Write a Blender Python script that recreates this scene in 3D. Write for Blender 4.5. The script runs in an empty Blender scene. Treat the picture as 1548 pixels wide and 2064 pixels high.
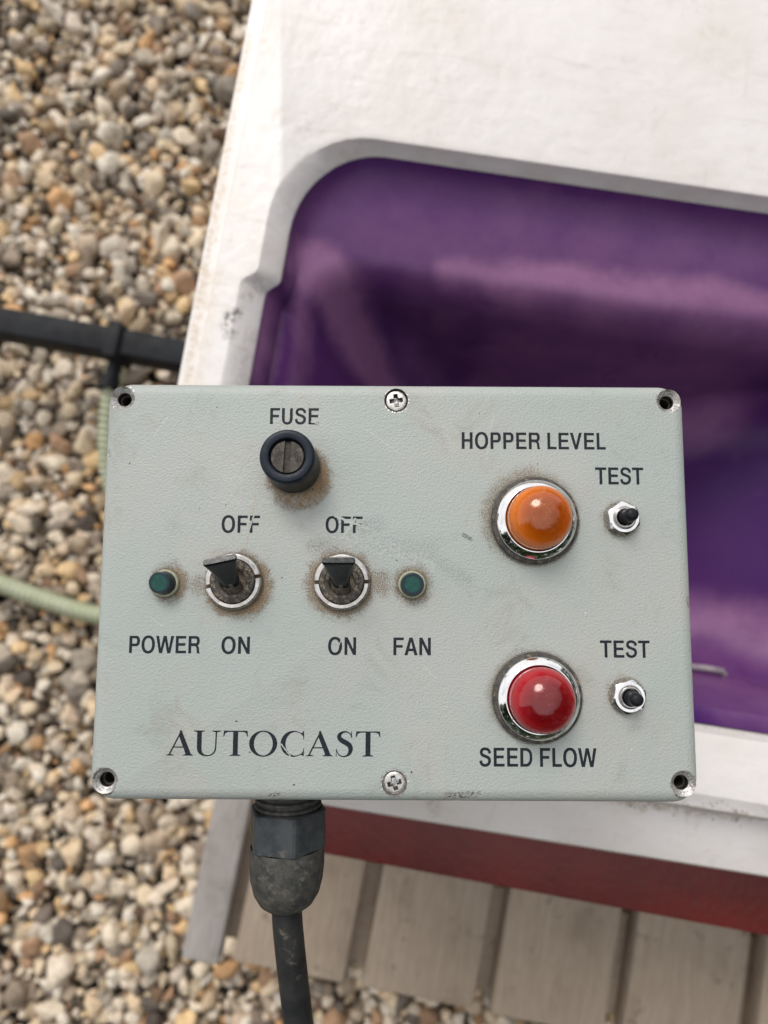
import bpy, bmesh, math, random
import numpy as np
from mathutils import Vector, Matrix, noise as mnoise

random.seed(7); rng = np.random.default_rng(7)
sc = bpy.context.scene
C = bpy.context.collection
R = math.radians
MM = 0.001

# ------------------------------------------------------------------ camera
BOX_Z = 0.480                                   # height of the control box's lid above the gravel
CAM = np.array([-0.0032991, -0.0078353, 0.165202 + BOX_Z])
ROT = np.array([[0.9999846, 0.0054681, 0.00093386],
                [-0.0055279, 0.9963278, 0.0854426],
                [-0.00046322, -0.0854464, 0.9963427]])   # world -> camera
FPX, PPX, PPY = 1150.0, 774.0, 1138.0           # in pixels of the 1548 x 2064 photograph
cam_d = bpy.data.cameras.new('camera'); cam = bpy.data.objects.new('camera', cam_d); C.objects.link(cam)
m = Matrix([list(r) for r in ROT.T]).to_4x4(); m.translation = Vector(CAM)
cam.matrix_world = m
cam_d.sensor_fit = 'HORIZONTAL'; cam_d.sensor_width = 36.0
cam_d.lens = FPX / 1548 * 36.0
cam_d.shift_y = (PPY - 1032) / 1548
cam_d.clip_start = 0.01; cam_d.clip_end = 1000
cam_d.dof.use_dof = True; cam_d.dof.focus_distance = 0.163
cam_d.dof.aperture_fstop = cam_d.lens / 2.5
sc.camera = cam

# ------------------------------------------------------------------ sky and sun
world = bpy.data.worlds.new('World'); sc.world = world; world.use_nodes = True
SUN_EL, SUN_AZ = R(44), R(-20)                  # azimuth measured from +Y, negative towards -X
nt = world.node_tree; nt.nodes.clear()
N = nt.nodes.new; L = nt.links.new
out = N('ShaderNodeOutputWorld'); bg = N('ShaderNodeBackground'); bg.inputs[1].default_value = 0.115
sky = N('ShaderNodeTexSky'); sky.sky_type = 'NISHITA'; sky.sun_disc = False
sky.sun_elevation = SUN_EL; sky.sun_rotation = SUN_AZ; sky.dust_density = 3.0
geo = N('ShaderNodeTexCoord')
cn = N('ShaderNodeTexNoise'); cn.inputs['Scale'].default_value = 2.2; cn.inputs['Detail'].default_value = 6
cn.inputs['Distortion'].default_value = 0.4
L(geo.outputs['Generated'], cn.inputs['Vector'])
cr = N('ShaderNodeValToRGB'); cr.color_ramp.elements[0].position = 0.36; cr.color_ramp.elements[1].position = 0.52
cr.color_ramp.elements[0].color = (0.45, 0.45, 0.45, 1)
L(cn.outputs['Fac'], cr.inputs[0])
mx = N('ShaderNodeMix'); mx.data_type = 'RGBA'
L(cr.outputs[0], mx.inputs[0]); L(sky.outputs[0], mx.inputs[6]); mx.inputs[7].default_value = (9.0, 8.9, 8.9, 1)
L(mx.outputs[2], bg.inputs[0]); L(bg.outputs[0], out.inputs[0])
sd = bpy.data.lights.new('sun', 'SUN'); sd.energy = 1.5; sd.angle = R(24); sd.color = (1, 0.95, 0.88)
so = bpy.data.objects.new('sun', sd); C.objects.link(so)
sdir = Vector((math.sin(SUN_AZ) * math.cos(SUN_EL), math.cos(SUN_AZ) * math.cos(SUN_EL), math.sin(SUN_EL)))
so.rotation_euler = sdir.to_track_quat('Z', 'Y').to_euler()
vs = sc.view_settings; vs.view_transform = 'Standard'; vs.look = 'None'; vs.gamma = 1.0; vs.exposure = 0.18
vs.use_curve_mapping = False
sc.render.engine = 'CYCLES'; sc.cycles.max_bounces = 10; sc.cycles.use_denoising = True
sc.cycles.sample_clamp_indirect = 6.0

def at(u, v, z):
    """world point at height z seen at photograph pixel (u, v)"""
    d = ROT.T @ np.array([(u - PPX) / FPX, -(v - PPY) / FPX, -1.0])
    return Vector(CAM + d * (z - CAM[2]) / d[2])

# ------------------------------------------------------------------ helpers
def link(o, parent=None):
    C.objects.link(o)
    if parent is not None: o.parent = parent
    return o
def mesh(name, verts, faces, mat, parent=None, loc=(0, 0, 0), smooth=True, angle=38):
    me = bpy.data.meshes.new(name); me.from_pydata([tuple(v) for v in verts], [], faces); me.update()
    return finish(name, me, mat, parent, loc, smooth, angle)
def finish(name, me, mat, parent=None, loc=(0, 0, 0), smooth=True, angle=38):
    bm = bmesh.new(); bm.from_mesh(me)
    bmesh.ops.recalc_face_normals(bm, faces=bm.faces)
    for f in bm.faces: f.smooth = smooth
    for e in bm.edges:
        if len(e.link_faces) == 2 and e.calc_face_angle(0) > R(angle): e.smooth = False
    bm.to_mesh(me); bm.free()
    if len(me.materials) == 0: me.materials.append(mat)
    o = bpy.data.objects.new(name, me); o.location = loc
    return link(o, parent)
def tag(o, label=None, cat=None, group=None, kind=None):
    if label: o['label'] = label
    if cat: o['category'] = cat
    if group: o['group'] = group
    if kind: o['kind'] = kind
    return o
def empty(name, loc, rz=0):
    o = bpy.data.objects.new(name, None); o.location = loc; o.rotation_euler = (0, 0, rz); o.empty_display_size = .02
    return link(o)
def lathe(prof, seg=64, close=False, axis='Z'):
    """prof: list of (radius, height) -> verts, faces"""
    V, F = [], []; rings = []
    for r, z in prof:
        if r < 1e-7:
            rings.append([len(V)]); V.append((0, 0, z))
        else:
            rings.append(list(range(len(V), len(V) + seg)))
            for i in range(seg):
                a = 2 * math.pi * i / seg; V.append((r * math.cos(a), r * math.sin(a), z))
    for a, b in zip(rings[:-1], rings[1:]):
        for i in range(seg):
            j = (i + 1) % seg
            if len(a) == 1 and len(b) == 1: continue
            if len(a) == 1: F.append((a[0], b[i], b[j]))
            elif len(b) == 1: F.append((a[i], a[j], b[0]))
            else: F.append((a[i], a[j], b[j], b[i]))
    if axis == '-Y': V = [(x, -z, y) for x, y, z in V]
    return V, F
def mmv(prof): return [(a * MM, b * MM) for a, b in prof]
def loft(loops, cap0=False, cap1=False):
    V, F = [], []; n = len(loops[0])
    for lp in loops: V += lp
    for k in range(len(loops) - 1):
        for i in range(n):
            j = (i + 1) % n
            F.append((k * n + i, k * n + j, (k + 1) * n + j, (k + 1) * n + i))
    if cap0: F.append(tuple(range(n))[::-1])
    if cap1: F.append(tuple(range((len(loops) - 1) * n, len(loops) * n)))
    return V, F
def rrect(x0, x1, y0, y1, r, z, n=10, rtl=None):
    P = []; q0 = r; rt = r if rtl is None else rtl
    for cx, cy, a0, r in ((x1 - q0, y1 - q0, 0, q0), (x0 + rt, y1 - rt, 90, rt), (x0 + q0, y0 + q0, 180, q0), (x1 - q0, y0 + q0, 270, q0)):
        for i in range(n + 1):
            a = R(a0 + 90 * i / n); P.append((cx + r * math.cos(a), cy + r * math.sin(a), z))
    return P
def boolean(o, cutters, op='DIFFERENCE'):
    for c in cutters:
        md = o.modifiers.new('cut', 'BOOLEAN'); md.object = c; md.material_mode = 'TRANSFER'; md.operation = op; md.solver = 'EXACT'
    dg = bpy.context.evaluated_depsgraph_get(); dg.update()
    me = bpy.data.meshes.new_from_object(o.evaluated_get(dg)); o.modifiers.clear()
    old = o.data; o.data = me; bpy.data.meshes.remove(old)
    for c in cutters: bpy.data.objects.remove(c)
    bm = bmesh.new(); bm.from_mesh(me)
    for f in bm.faces: f.smooth = True
    for e in bm.edges: e.smooth = not (len(e.link_faces) == 2 and e.calc_face_angle(0) > R(30))
    bm.to_mesh(me); bm.free()
    return o
def box(x0, x1, y0, y1, z0, z1):
    V = [(x, y, z) for z in (z0, z1) for y in (y0, y1) for x in (x0, x1)]
    F = [(0, 2, 3, 1), (4, 5, 7, 6), (0, 1, 5, 4), (2, 6, 7, 3), (0, 4, 6, 2), (1, 3, 7, 5)]
    return V, F
def bevel(o, w, seg=2):
    bm = bmesh.new(); bm.from_mesh(o.data)
    bmesh.ops.bevel(bm, geom=[e for e in bm.edges if len(e.link_faces) == 2 and e.calc_face_angle(0) > R(30)], offset=w, segments=seg, profile=.5, affect='EDGES')
    for f in bm.faces: f.smooth = True
    for e in bm.edges: e.smooth = not (len(e.link_faces) == 2 and e.calc_face_angle(0) > R(50))
    bm.to_mesh(o.data); bm.free(); return o
def crom(P, k=10):
    P = [Vector(p) for p in P]; P = [P[0] * 2 - P[1]] + P + [P[-1] * 2 - P[-2]]; o = []
    for i in range(1, len(P) - 2):
        for j in range(k):
            t = j / k; a, b, c, d = P[i - 1:i + 3]
            o.append(.5 * ((2 * b) + (c - a) * t + (2 * a - 5 * b + 4 * c - d) * t * t + (3 * b - a - 3 * c + d) * t ** 3))
    o.append(P[-2]); return o
def resample(P, step):
    out = [P[0].copy()]; acc = 0
    for a, b in zip(P[:-1], P[1:]):
        l = (b - a).length
        while acc + l >= step:
            t = (step - acc) / l; a = a.lerp(b, t); out.append(a.copy()); l = (b - a).length; acc = 0
        acc += l
    return out
def tube(P, rad, seg=16, cap=True):
    """rad: number or function of index"""
    V, F = [], []; n = len(P); up = Vector((0, 0, 1)); prev = None
    for i, p in enumerate(P):
        t = (P[min(i + 1, n - 1)] - P[max(i - 1, 0)]).normalized()
        s = (t.cross(up) if prev is None else (prev - t * prev.dot(t)))
        if s.length < 1e-6: s = t.cross(Vector((0, 1, 0)))
        s.normalize(); prev = s; w = s.cross(t); r = rad(i) if callable(rad) else rad
        for k in range(seg):
            a = 2 * math.pi * k / seg; V.append(p + (s * math.cos(a) + w * math.sin(a)) * r)
    for i in range(n - 1):
        for k in range(seg):
            j = (k + 1) % seg; F.append((i * seg + k, i * seg + j, (i + 1) * seg + j, (i + 1) * seg + k))
    if cap: F.append(tuple(range(seg))[::-1]); F.append(tuple(range((n - 1) * seg, n * seg)))
    return V, F

# ------------------------------------------------------------------ node helper
class G:
    def __init__(s, name):
        s.m = bpy.data.materials.new(name); s.m.use_nodes = True; s.t = s.m.node_tree; s.t.nodes.clear()
        s.out = s.n('ShaderNodeOutputMaterial'); s.p = s.n('ShaderNodeBsdfPrincipled')
        s.l(s.p.outputs[0], s.out.inputs[0]); s.tc = s.n('ShaderNodeTexCoord'); s.obj = s.tc.outputs['Object']
    def n(s, t): return s.t.nodes.new(t)
    def l(s, a, b): s.t.links.new(a, b)
    def put(s, sock, v):
        if isinstance(v, bpy.types.NodeSocket): s.l(v, sock)
        elif isinstance(v, (tuple, list)) and sock.type == 'RGBA' and len(v) == 3: sock.default_value = (*v, 1)
        else: sock.default_value = v
    def math(s, op, a, b=0.0, c=None, clamp=False):
        n = s.n('ShaderNodeMath'); n.operation = op; n.use_clamp = clamp
        s.put(n.inputs[0], a); s.put(n.inputs[1], b)
        if c is not None: s.put(n.inputs[2], c)
        return n.outputs[0]
    def vec(s, op, a, b=None):
        n = s.n('ShaderNodeVectorMath'); n.operation = op; s.put(n.inputs[0], a)
        if b is not None:
            s.put(n.inputs['Scale' if op == 'SCALE' else 1], b)
        return n.outputs[1] if op in ('LENGTH', 'DISTANCE', 'DOT_PRODUCT') else n.outputs[0]
    def ramp(s, x, a, b, lo=0.0, hi=1.0, smooth=True):
        n = s.n('ShaderNodeMapRange'); n.interpolation_type = 'SMOOTHSTEP' if smooth else 'LINEAR'
        s.put(n.inputs[0], x)
        for i, v in zip((1, 2, 3, 4), (a, b, lo, hi)): s.put(n.inputs[i], v)
        return n.outputs[0]
    def noise(s, scale, detail=2, rough=.5, vec=None, dist=0, w=0, color=False):
        n = s.n('ShaderNodeTexNoise'); n.inputs['Scale'].default_value = scale; n.inputs['Detail'].default_value = detail
        n.inputs['Roughness'].default_value = rough; n.inputs['Distortion'].default_value = dist
        v = vec if vec is not None else s.obj
        if w: v = s.vec('ADD', v, (w, w * .7, w * 1.3))
        s.l(v, n.inputs['Vector']); return n.outputs['Color' if color else 'Fac']
    def voro(s, scale, feature='F1', vec=None, rnd=1, out='Distance'):
        n = s.n('ShaderNodeTexVoronoi'); n.feature = feature; n.inputs['Scale'].default_value = scale
        n.inputs['Randomness'].default_value = rnd; s.l(vec if vec is not None else s.obj, n.inputs['Vector']); return n.outputs[out]
    def mix(s, f, a, b, mode='MIX'):
        n = s.n('ShaderNodeMix'); n.data_type = 'RGBA'; n.blend_type = mode
        s.put(n.inputs[0], f); s.put(n.inputs[6], a); s.put(n.inputs[7], b); return n.outputs[2]
    def bump(s, h, dist, strength=1.0, normal=None):
        n = s.n('ShaderNodeBump'); n.inputs['Distance'].default_value = dist; s.put(n.inputs['Strength'], strength)
        s.l(h, n.inputs['Height'])
        if normal is not None: s.l(normal, n.inputs['Normal'])
        return n.outputs[0]
    def set(s, **k):
        for a, v in k.items(): s.put(s.p.inputs[a.replace('_', ' ')], v)
        return s.m

def simple(name, c1, c2, scale, rough=.5, metal=0.0, bump=0.0, bscale=None, rvar=.15, dust=None, dustamt=0.5, **kw):
    g = G(name)
    f = g.ramp(g.noise(scale, 4, .6), .35, .65)
    col = g.mix(f, c1, c2)
    r = g.ramp(g.noise(scale * 2.3, 3, .6, w=3.1), .3, .7, rough - rvar * .5, rough + rvar * .5)
    mt = metal
    if dust:
        d = g.ramp(g.noise(scale * 1.4, 6, .75, w=9.3), .62 - .3 * dustamt, .75 - .2 * dustamt)
        col = g.mix(d, col, dust); r = g.mix(d, r, (.85, .85, .85))
        if metal: mt = g.math('MULTIPLY', metal, g.math('SUBTRACT', 1.0, d))
    g.set(Base_Color=col, Roughness=r, Metallic=mt)
    if bump: g.l(g.bump(g.noise(bscale or scale * 6, 3, .6), bump), g.p.inputs['Normal'])
    for k, v in kw.items(): g.put(g.p.inputs[k.replace('_', ' ')], v)
    return g.m

# ------------------------------------------------------------------ panel positions (mm, on the lid)
FUSE = (-30.0, 35.0); AMBER = (40.7, 19.4); RED = (40.5, -31.4)
BTN1 = (66.2, 20.1); BTN2 = (66.2, -30.9); SW1 = (-46.5, 1.1); SW2 = (-15.3, 1.1); LED1 = (-66.5, .5); LED2 = (4.9, .5)
HOLES = [(-81.3, 55.7), (81.3, 55.7), (81.4, -55.1), (-81.4, -55.1)]
SCREWS = [(0.15, 55.5), (0.05, -55.4)]
LX, LY = 86.5, 60.9

def panel_px(u, v):
    p = at(u, v, BOX_Z); return (p.x / MM, p.y / MM)

def panel_nodes(g):
    """weathered sage-grey textured paint; coordinates in mm on the lid"""
    p = g.vec('SCALE', g.obj, 1000.0)
    sep = g.n('ShaderNodeSeparateXYZ'); g.l(p, sep.inputs[0])
    cmb = g.n('ShaderNodeCombineXYZ'); g.l(sep.outputs[0], cmb.inputs[0]); g.l(sep.outputs[1], cmb.inputs[1])
    q = cmb.outputs[0]
    wob = g.vec('SCALE', g.vec('SUBTRACT', g.noise(.35, 4, .65, vec=p, color=True), (.5, .5, .5)), 5.0)
    qs = g.vec('MULTIPLY', g.vec('ADD', q, wob), (1, 1, 0))
    wob2 = g.vec('SCALE', g.vec('SUBTRACT', g.noise(1.8, 3, .6, vec=p, color=True), (.5, .5, .5)), .7)
    qf = g.vec('MULTIPLY', g.vec('ADD', q, wob2), (1, 1, 0))
    def dist(c, src=None): return g.vec('DISTANCE', src if src is not None else q, (c[0], c[1], 0))
    def seg(a, b, w, src=None, soft=None):
        src = src if src is not None else qf
        ax, ay = b[0] - a[0], b[1] - a[1]; L2 = ax * ax + ay * ay
        t = g.math('DIVIDE', g.vec('DOT_PRODUCT', g.vec('SUBTRACT', src, (a[0], a[1], 0)), (ax, ay, 0)), L2, clamp=True)
        cl = g.vec('ADD', g.vec('SCALE', (ax, ay, 0), t), (a[0], a[1], 0))
        return g.ramp(g.vec('DISTANCE', src, cl), soft if soft is not None else w * .5, w, 1.0, 0.0)
    def mx(*a):
        r = a[0]
        for b in a[1:]: r = g.math('MAXIMUM', r, b)
        return r
    grain = g.noise(2.9, 4, .85, vec=p)
    fine = g.noise(5.5, 2, .7, vec=p, w=5)
    # base paint
    big = g.ramp(g.noise(.022, 3, .55, vec=p), .38, .62)
    col = g.mix(big, (.372, .414, .394), (.405, .422, .402))
    warm = g.ramp(g.noise(.035, 4, .6, vec=p, w=40), .5, .72, 0, .5)
    col = g.mix(warm, col, (.42, .405, .365))
    col = g.mix(g.ramp(fine, .3, .7, 0, .22), col, (.27, .32, .30))
    # settled dust round every fitting
    halos = [(FUSE, 7.0, 13.5, .95, (1.6, -3.2)), (AMBER, 12.0, 19.5, .7, (-1.4, 1.2)), (RED, 12.0, 17.5, .6, (-.8, .3)), (BTN1, 3.8, 10, .62, (-.6, -.2)),
             (BTN2, 3.8, 9, .6, (-1.0, .7)), (SW1, 7.4, 14, .9, (1.0, -1.2)), (SW2, 7.4, 15, .85, (-.4, -.3)), (LED1, 3, 10, .85, (1.2, .2)), (LED2, 3, 10, .85, (0, .3))]
    dm = None
    for c, r0, r1, s, (ox, oy) in halos:
        d = g.ramp(dist((c[0] + ox, c[1] + oy), qs), r0, r1, s, 0.0)
        dm = d if dm is None else g.math('MAXIMUM', dm, d)
    blobs = [((-56.5, .2), 7, .65), ((-4.5, .8), 8, .7), ((26, 25), 9, .35), ((-21, 9), 6, .5), ((-33, 28), 9, .4), ((52, 0), 16, .22), ((30, -18), 14, .2), ((-24, 11.5), 5, .5), ((12, 6), 12, .25)]
    for c, r1, s in blobs:
        d = g.ramp(dist(c, qs), 1.0, r1 * 1.25, s, 0.0); dm = g.math('MAXIMUM', dm, d)
    th = g.math('SUBTRACT', .735, g.math('MULTIPLY', dm, .37))
    dustm = g.math('MULTIPLY', g.ramp(g.math('SUBTRACT', grain, th), 0.0, .07), g.ramp(dm, 0, .25, 0, .95))
    dustm = g.math('ADD', dustm, g.math('MULTIPLY', dm, .10), clamp=True)
    dcol = g.mix(g.ramp(fine, .35, .65), (.44, .29, .15), (.11, .075, .045))
    col = g.mix(dustm, col, dcol)
    gz = g.math('MULTIPLY', g.ramp(g.noise(.06, 5, .7, vec=p, w=90, dist=.6), .52, .70), g.ramp(grain, .38, .60, 0, .55)); col = g.mix(gz, col, (.24, .22, .185))
    # tight dark grime line at the foot of each fitting
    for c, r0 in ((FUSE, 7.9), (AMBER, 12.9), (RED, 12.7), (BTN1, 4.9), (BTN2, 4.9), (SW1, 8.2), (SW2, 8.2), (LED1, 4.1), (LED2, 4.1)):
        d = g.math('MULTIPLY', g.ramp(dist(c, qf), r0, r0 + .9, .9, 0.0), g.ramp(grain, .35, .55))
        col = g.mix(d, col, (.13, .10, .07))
    # dark rubbed smear right of the second switch, and other grey scuffs
    sm = mx(seg(panel_px(735, 1095), panel_px(865, 1110), 6.5, qs, 0.2), seg(panel_px(850, 1110), panel_px(945, 1170), 3.2, qs, 0.2), seg(panel_px(640, 1100), panel_px(760, 1060), 4.5, qs, .2))
    smm = g.math('MULTIPLY', sm, g.ramp(g.noise(2.6, 3, .8, vec=p, w=11), .47, .62, 0, .62))
    col = g.mix(smm, col, (.13, .145, .15))
    sc1 = seg(panel_px(934, 1078), panel_px(949, 1087), 1.0, qf, .2)
    col = g.mix(g.math('MULTIPLY', sc1, g.ramp(g.noise(3, 2, .5, vec=p), .45, .52, 0, .9)), col, (.06, .065, .07))
    # shiny rubbed pale patches under the fuse and near OFF
    pale = mx(seg(panel_px(470, 960), panel_px(505, 985), 6, qs, .5), seg(panel_px(430, 1005), panel_px(640, 1010), 4, qs, .3), seg(panel_px(690, 1080), panel_px(860, 1135), 4.5, qs, .3), seg(panel_px(895, 860), panel_px(915, 900), 2, qs, .3))
    pale = g.math('MULTIPLY', pale, g.ramp(g.noise(.8, 4, .7, vec=p, w=21), .42, .62, 0, .55))
    col = g.mix(pale, col, (.45, .47, .45))
    # fine scratches
    scr = mx(seg(panel_px(609, 800), panel_px(560, 862), .17), seg(panel_px(497, 1098), panel_px(515, 1000), .16), seg(panel_px(400, 870), panel_px(372, 880), .12))
    col = g.mix(g.math('MULTIPLY', scr, .7), col, (.40, .30, .20))
    rs = np.random.default_rng(5); ls = None
    for _ in range(9):
        x_, y_ = rs.uniform(-75, 75), rs.uniform(-50, 50); a_, l_ = rs.uniform(0, 6.28), rs.uniform(4, 16)
        q1 = seg((x_, y_), (x_ + l_ * math.cos(a_), y_ + l_ * math.sin(a_)), .16, g.vec('MULTIPLY', g.vec('ADD', q, g.vec('SCALE', wob, .22)), (1, 1, 0)))
        ls = q1 if ls is None else g.math('MAXIMUM', ls, q1)
    col = g.mix(g.math('MULTIPLY', ls, g.ramp(grain, .4, .6, .1, .6)), col, (.60, .62, .59))
    wear = mx(seg(panel_px(676, 1040), panel_px(742, 1066), .5), seg(panel_px(690, 1085), panel_px(716, 1046), .45), seg(panel_px(492, 1046), panel_px(505, 1052), .45), seg(panel_px(500, 1075), panel_px(512, 1038), .22),
              seg(panel_px(628, 850), panel_px(642, 854), .35), seg(panel_px(575, 850), panel_px(585, 822), .18), seg(panel_px(567, 1500), panel_px(590, 1530), .22), seg(panel_px(682, 1302), panel_px(688, 1290), .18))
    col = g.mix(g.math('MULTIPLY', wear, .5), col, (.45, .48, .45))
    # pits and specks
    pw = g.vec('ADD', g.vec('ADD', p, wob2), (3.1, 57.0, 0)); vd = g.voro(.24, vec=pw); vr = g.voro(.24, vec=pw, out='Color')
    vsx = g.n('ShaderNodeSeparateXYZ'); g.l(vr, vsx.inputs[0])
    dot = g.math('LESS_THAN', vd, g.ramp(vsx.outputs[0], .45, 1.0, 0.0, .075, smooth=False))
    col = g.mix(g.math('MULTIPLY', dot, .9), col, g.mix(g.math('GREATER_THAN', vsx.outputs[1], .62), (.05, .045, .04), (.62, .58, .55)))
    # bare metal chips
    n2 = g.ramp(g.noise(1.1, 4, .7, vec=p, w=31), .46, .52)
    n3 = g.noise(2.2, 3, .7, vec=p, w=61)
    edge = g.math('MAXIMUM', g.math('SUBTRACT', g.math('ABSOLUTE', sep.outputs[0]), LX - 1.3), g.math('SUBTRACT', g.math('ABSOLUTE', sep.outputs[1]), LY - 1.3))
    edgew = g.math('MULTIPLY', g.ramp(edge, -.2, .7), g.ramp(g.math('ADD', n3, g.math('MULTIPLY', g.noise(.12, 2, .5, vec=p, w=15), .5)), .93, .97))
    chips = [seg(panel_px(905, 1607), panel_px(962, 1601), 1.6, qf, .5), seg(panel_px(217, 905), panel_px(219, 920), 1.1, qf, .3), seg(panel_px(1389, 1208), panel_px(1392, 1222), .9, qf, .3),
             seg(panel_px(545, 1605), panel_px(560, 1602), .9, qf, .2)]
    cm = g.math('MULTIPLY', mx(*chips), n2)
    for i, (hx, hy) in enumerate(HOLES):
        sx, sy = (1 if hx > 0 else -1), (1 if hy > 0 else -1)
        ring = g.ramp(dist((hx + .35 * sx, hy + .45 * sy), qf), 3.75, 4.25, 1.0, 0.0)
        cm = g.math('MAXIMUM', cm, g.math('MULTIPLY', ring, g.ramp(g.noise(1.0, 3, .6, vec=p, w=70 + i), .44, .5)))
    for hx, hy in SCREWS:
        cm = g.math('MAXIMUM', cm, g.math('MULTIPLY', g.ramp(dist((hx, hy), qf), 3.8, 4.15, 1.0, 0.0), g.ramp(g.noise(1.2, 2, .6, vec=p, w=80), .47, .52)))
    cm = g.math('MAXIMUM', cm, g.math('MULTIPLY', edgew, .9))
    chipcol = g.mix(g.ramp(n3, .4, .6), (.85, .85, .86), (.25, .23, .22))
    col = g.mix(cm, col, chipcol)
    metal = g.math('MULTIPLY', cm, .85)
    rough = g.mix(cm, g.ramp(dustm, 0, .6, .46, .85), (.38, .38, .38))
    # orange-peel texture
    h1 = g.noise(1.55, 2, .5, vec=p, dist=.4); h2 = g.noise(2.4, 1, .5, vec=p, w=17)
    h = g.math('ADD', g.math('MULTIPLY', h1, 1.0), g.math('MULTIPLY', h2, .28))
    h = g.math('ADD', h, g.math('MULTIPLY', dustm, g.math('MULTIPLY', fine, .9)))
    h = g.math('SUBTRACT', h, g.math('MULTIPLY', g.math('MAXIMUM', cm, dot), .5))
    nrm = g.bump(h, .00025, .8)
    return dict(col=col, rough=rough, metal=metal, nrm=nrm, wear=wear, grain=grain, dust=dustm, p=p, cm=cm)

gp = G('sage paint'); k = panel_nodes(gp)
M_PAINT = gp.set(Base_Color=k['col'], Roughness=k['rough'], Metallic=k['metal'], Normal=k['nrm'])
gi = G('printed ink'); k = panel_nodes(gi)
ink = gi.mix(gi.ramp(gi.noise(1.5, 3, .6, vec=k['p'], w=3), .3, .7), (.009, .012, .018), (.018, .023, .031))
speck = gi.math('GREATER_THAN', gi.noise(3.2, 2, .6, vec=k['p'], w=44), .765)
keep = gi.math('SUBTRACT', 1.0, gi.math('MAXIMUM', gi.ramp(k['wear'], .45, .6), gi.math('MAXIMUM', speck, gi.math('MULTIPLY', k['dust'], .5))), clamp=True)
M_INK = gi.set(Base_Color=gi.mix(keep, k['col'], ink), Roughness=gi.mix(keep, k['rough'], (.55, .55, .55)), Specular_IOR_Level=.2, Normal=k['nrm'])

DUST = (.27, .20, .13)
M_BODY = simple('box body paint', (.36, .42, .40), (.30, .36, .34), 40, .55, bump=.0002, dust=DUST, dustamt=.3)
M_BLACK = simple('black plastic', (.007, .008, .011), (.014, .016, .020), 160, .42, dust=(.10, .085, .07), dustamt=.10, bump=.00003, Specular_IOR_Level=.22)
M_BLUEBLK = simple('blue black bakelite', (.009, .014, .024), (.016, .022, .034), 200, .42, dust=(.09, .085, .08), dustamt=.10, bump=.00003, Specular_IOR_Level=.22)
M_LEVER = simple('lever plastic', (.004, .005, .008), (.008, .010, .014), 150, .20, dust=(.14, .12, .10), dustamt=.02, bump=.00003, Specular_IOR_Level=.4)
M_CAPGREY = simple('dirty fuse cap', (.045, .040, .035), (.08, .07, .06), 500, .75, dust=(.22, .18, .13), dustamt=.3, bump=.00010, bscale=2200)
M_SLOT = simple('slot grime', (.035, .03, .026), (.075, .062, .05), 700, .85, bump=.0001, bscale=2500)
M_RUBBER = simple('perished rubber', (.035, .034, .034), (.075, .068, .060), 350, .75, dust=DUST, dustamt=.33, bump=.00012, bscale=1500)
M_CHROME = simple('pitted chrome', (.86, .86, .87), (.78, .78, .79), 260, .10, metal=1.0, rvar=.10, dust=(.16, .13, .10), dustamt=.17, bump=.000010)
M_NICKEL = simple('worn nickel', (.66, .64, .62), (.46, .44, .42), 300, .30, metal=1.0, rvar=.2, dust=(.34, .28, .21), dustamt=.22, bump=.00004, bscale=1500)
M_STEEL = simple('screw steel', (.66, .65, .62), (.46, .44, .41), 900, .36, metal=.95, dust=(.10, .08, .06), dustamt=.12, bump=.00010, bscale=1800)
M_BARE = simple('bare zinc', (.62, .60, .58), (.30, .27, .25), 500, .42, metal=.8, dust=(.26, .21, .17), dustamt=.40, bump=.00018, bscale=1600)
M_DARKHOLE = simple('dark bore', (.012, .011, .010), (.045, .038, .03), 500, .6, metal=.3, bump=.00008)
M_BUSH = simple('dusty bushing', (.028, .028, .029), (.075, .068, .060), 500, .5, dust=(.27, .22, .16), dustamt=.50, bump=.0001, bscale=1800, Specular_IOR_Level=.22)
M_STEM = simple('dusty stem', (.07, .06, .05), (.16, .13, .10), 500, .7, dust=(.24, .19, .13), dustamt=.4, bump=.0001)
M_COLLAR = simple('cream collar', (.30, .34, .24), (.42, .42, .30), 400, .5, dust=(.30, .25, .17), dustamt=.4, bump=.00008)
M_REFL = simple('lamp reflector', (.80, .79, .76), (.70, .68, .64), 300, .4)
M_BULB = simple('bulb glass', (.20, .16, .12), (.09, .07, .05), 300, .25)
M_GLAND = simple('dusty black nylon', (.030, .036, .042), (.058, .064, .068), 130, .5, dust=(.15, .13, .105), dustamt=.16, bump=.00008, bscale=900, Specular_IOR_Level=.22)
M_GLAND2 = simple('very dusty nylon', (.038, .040, .040), (.075, .072, .064), 300, .6, dust=(.13, .12, .10), dustamt=.34, bump=.00012, bscale=900, Specular_IOR_Level=.22)
M_CABLE = simple('cable sheath', (.02, .021, .022), (.035, .036, .036), 90, .5, dust=(.16, .14, .11), dustamt=.25, Specular_IOR_Level=.22)

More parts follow.
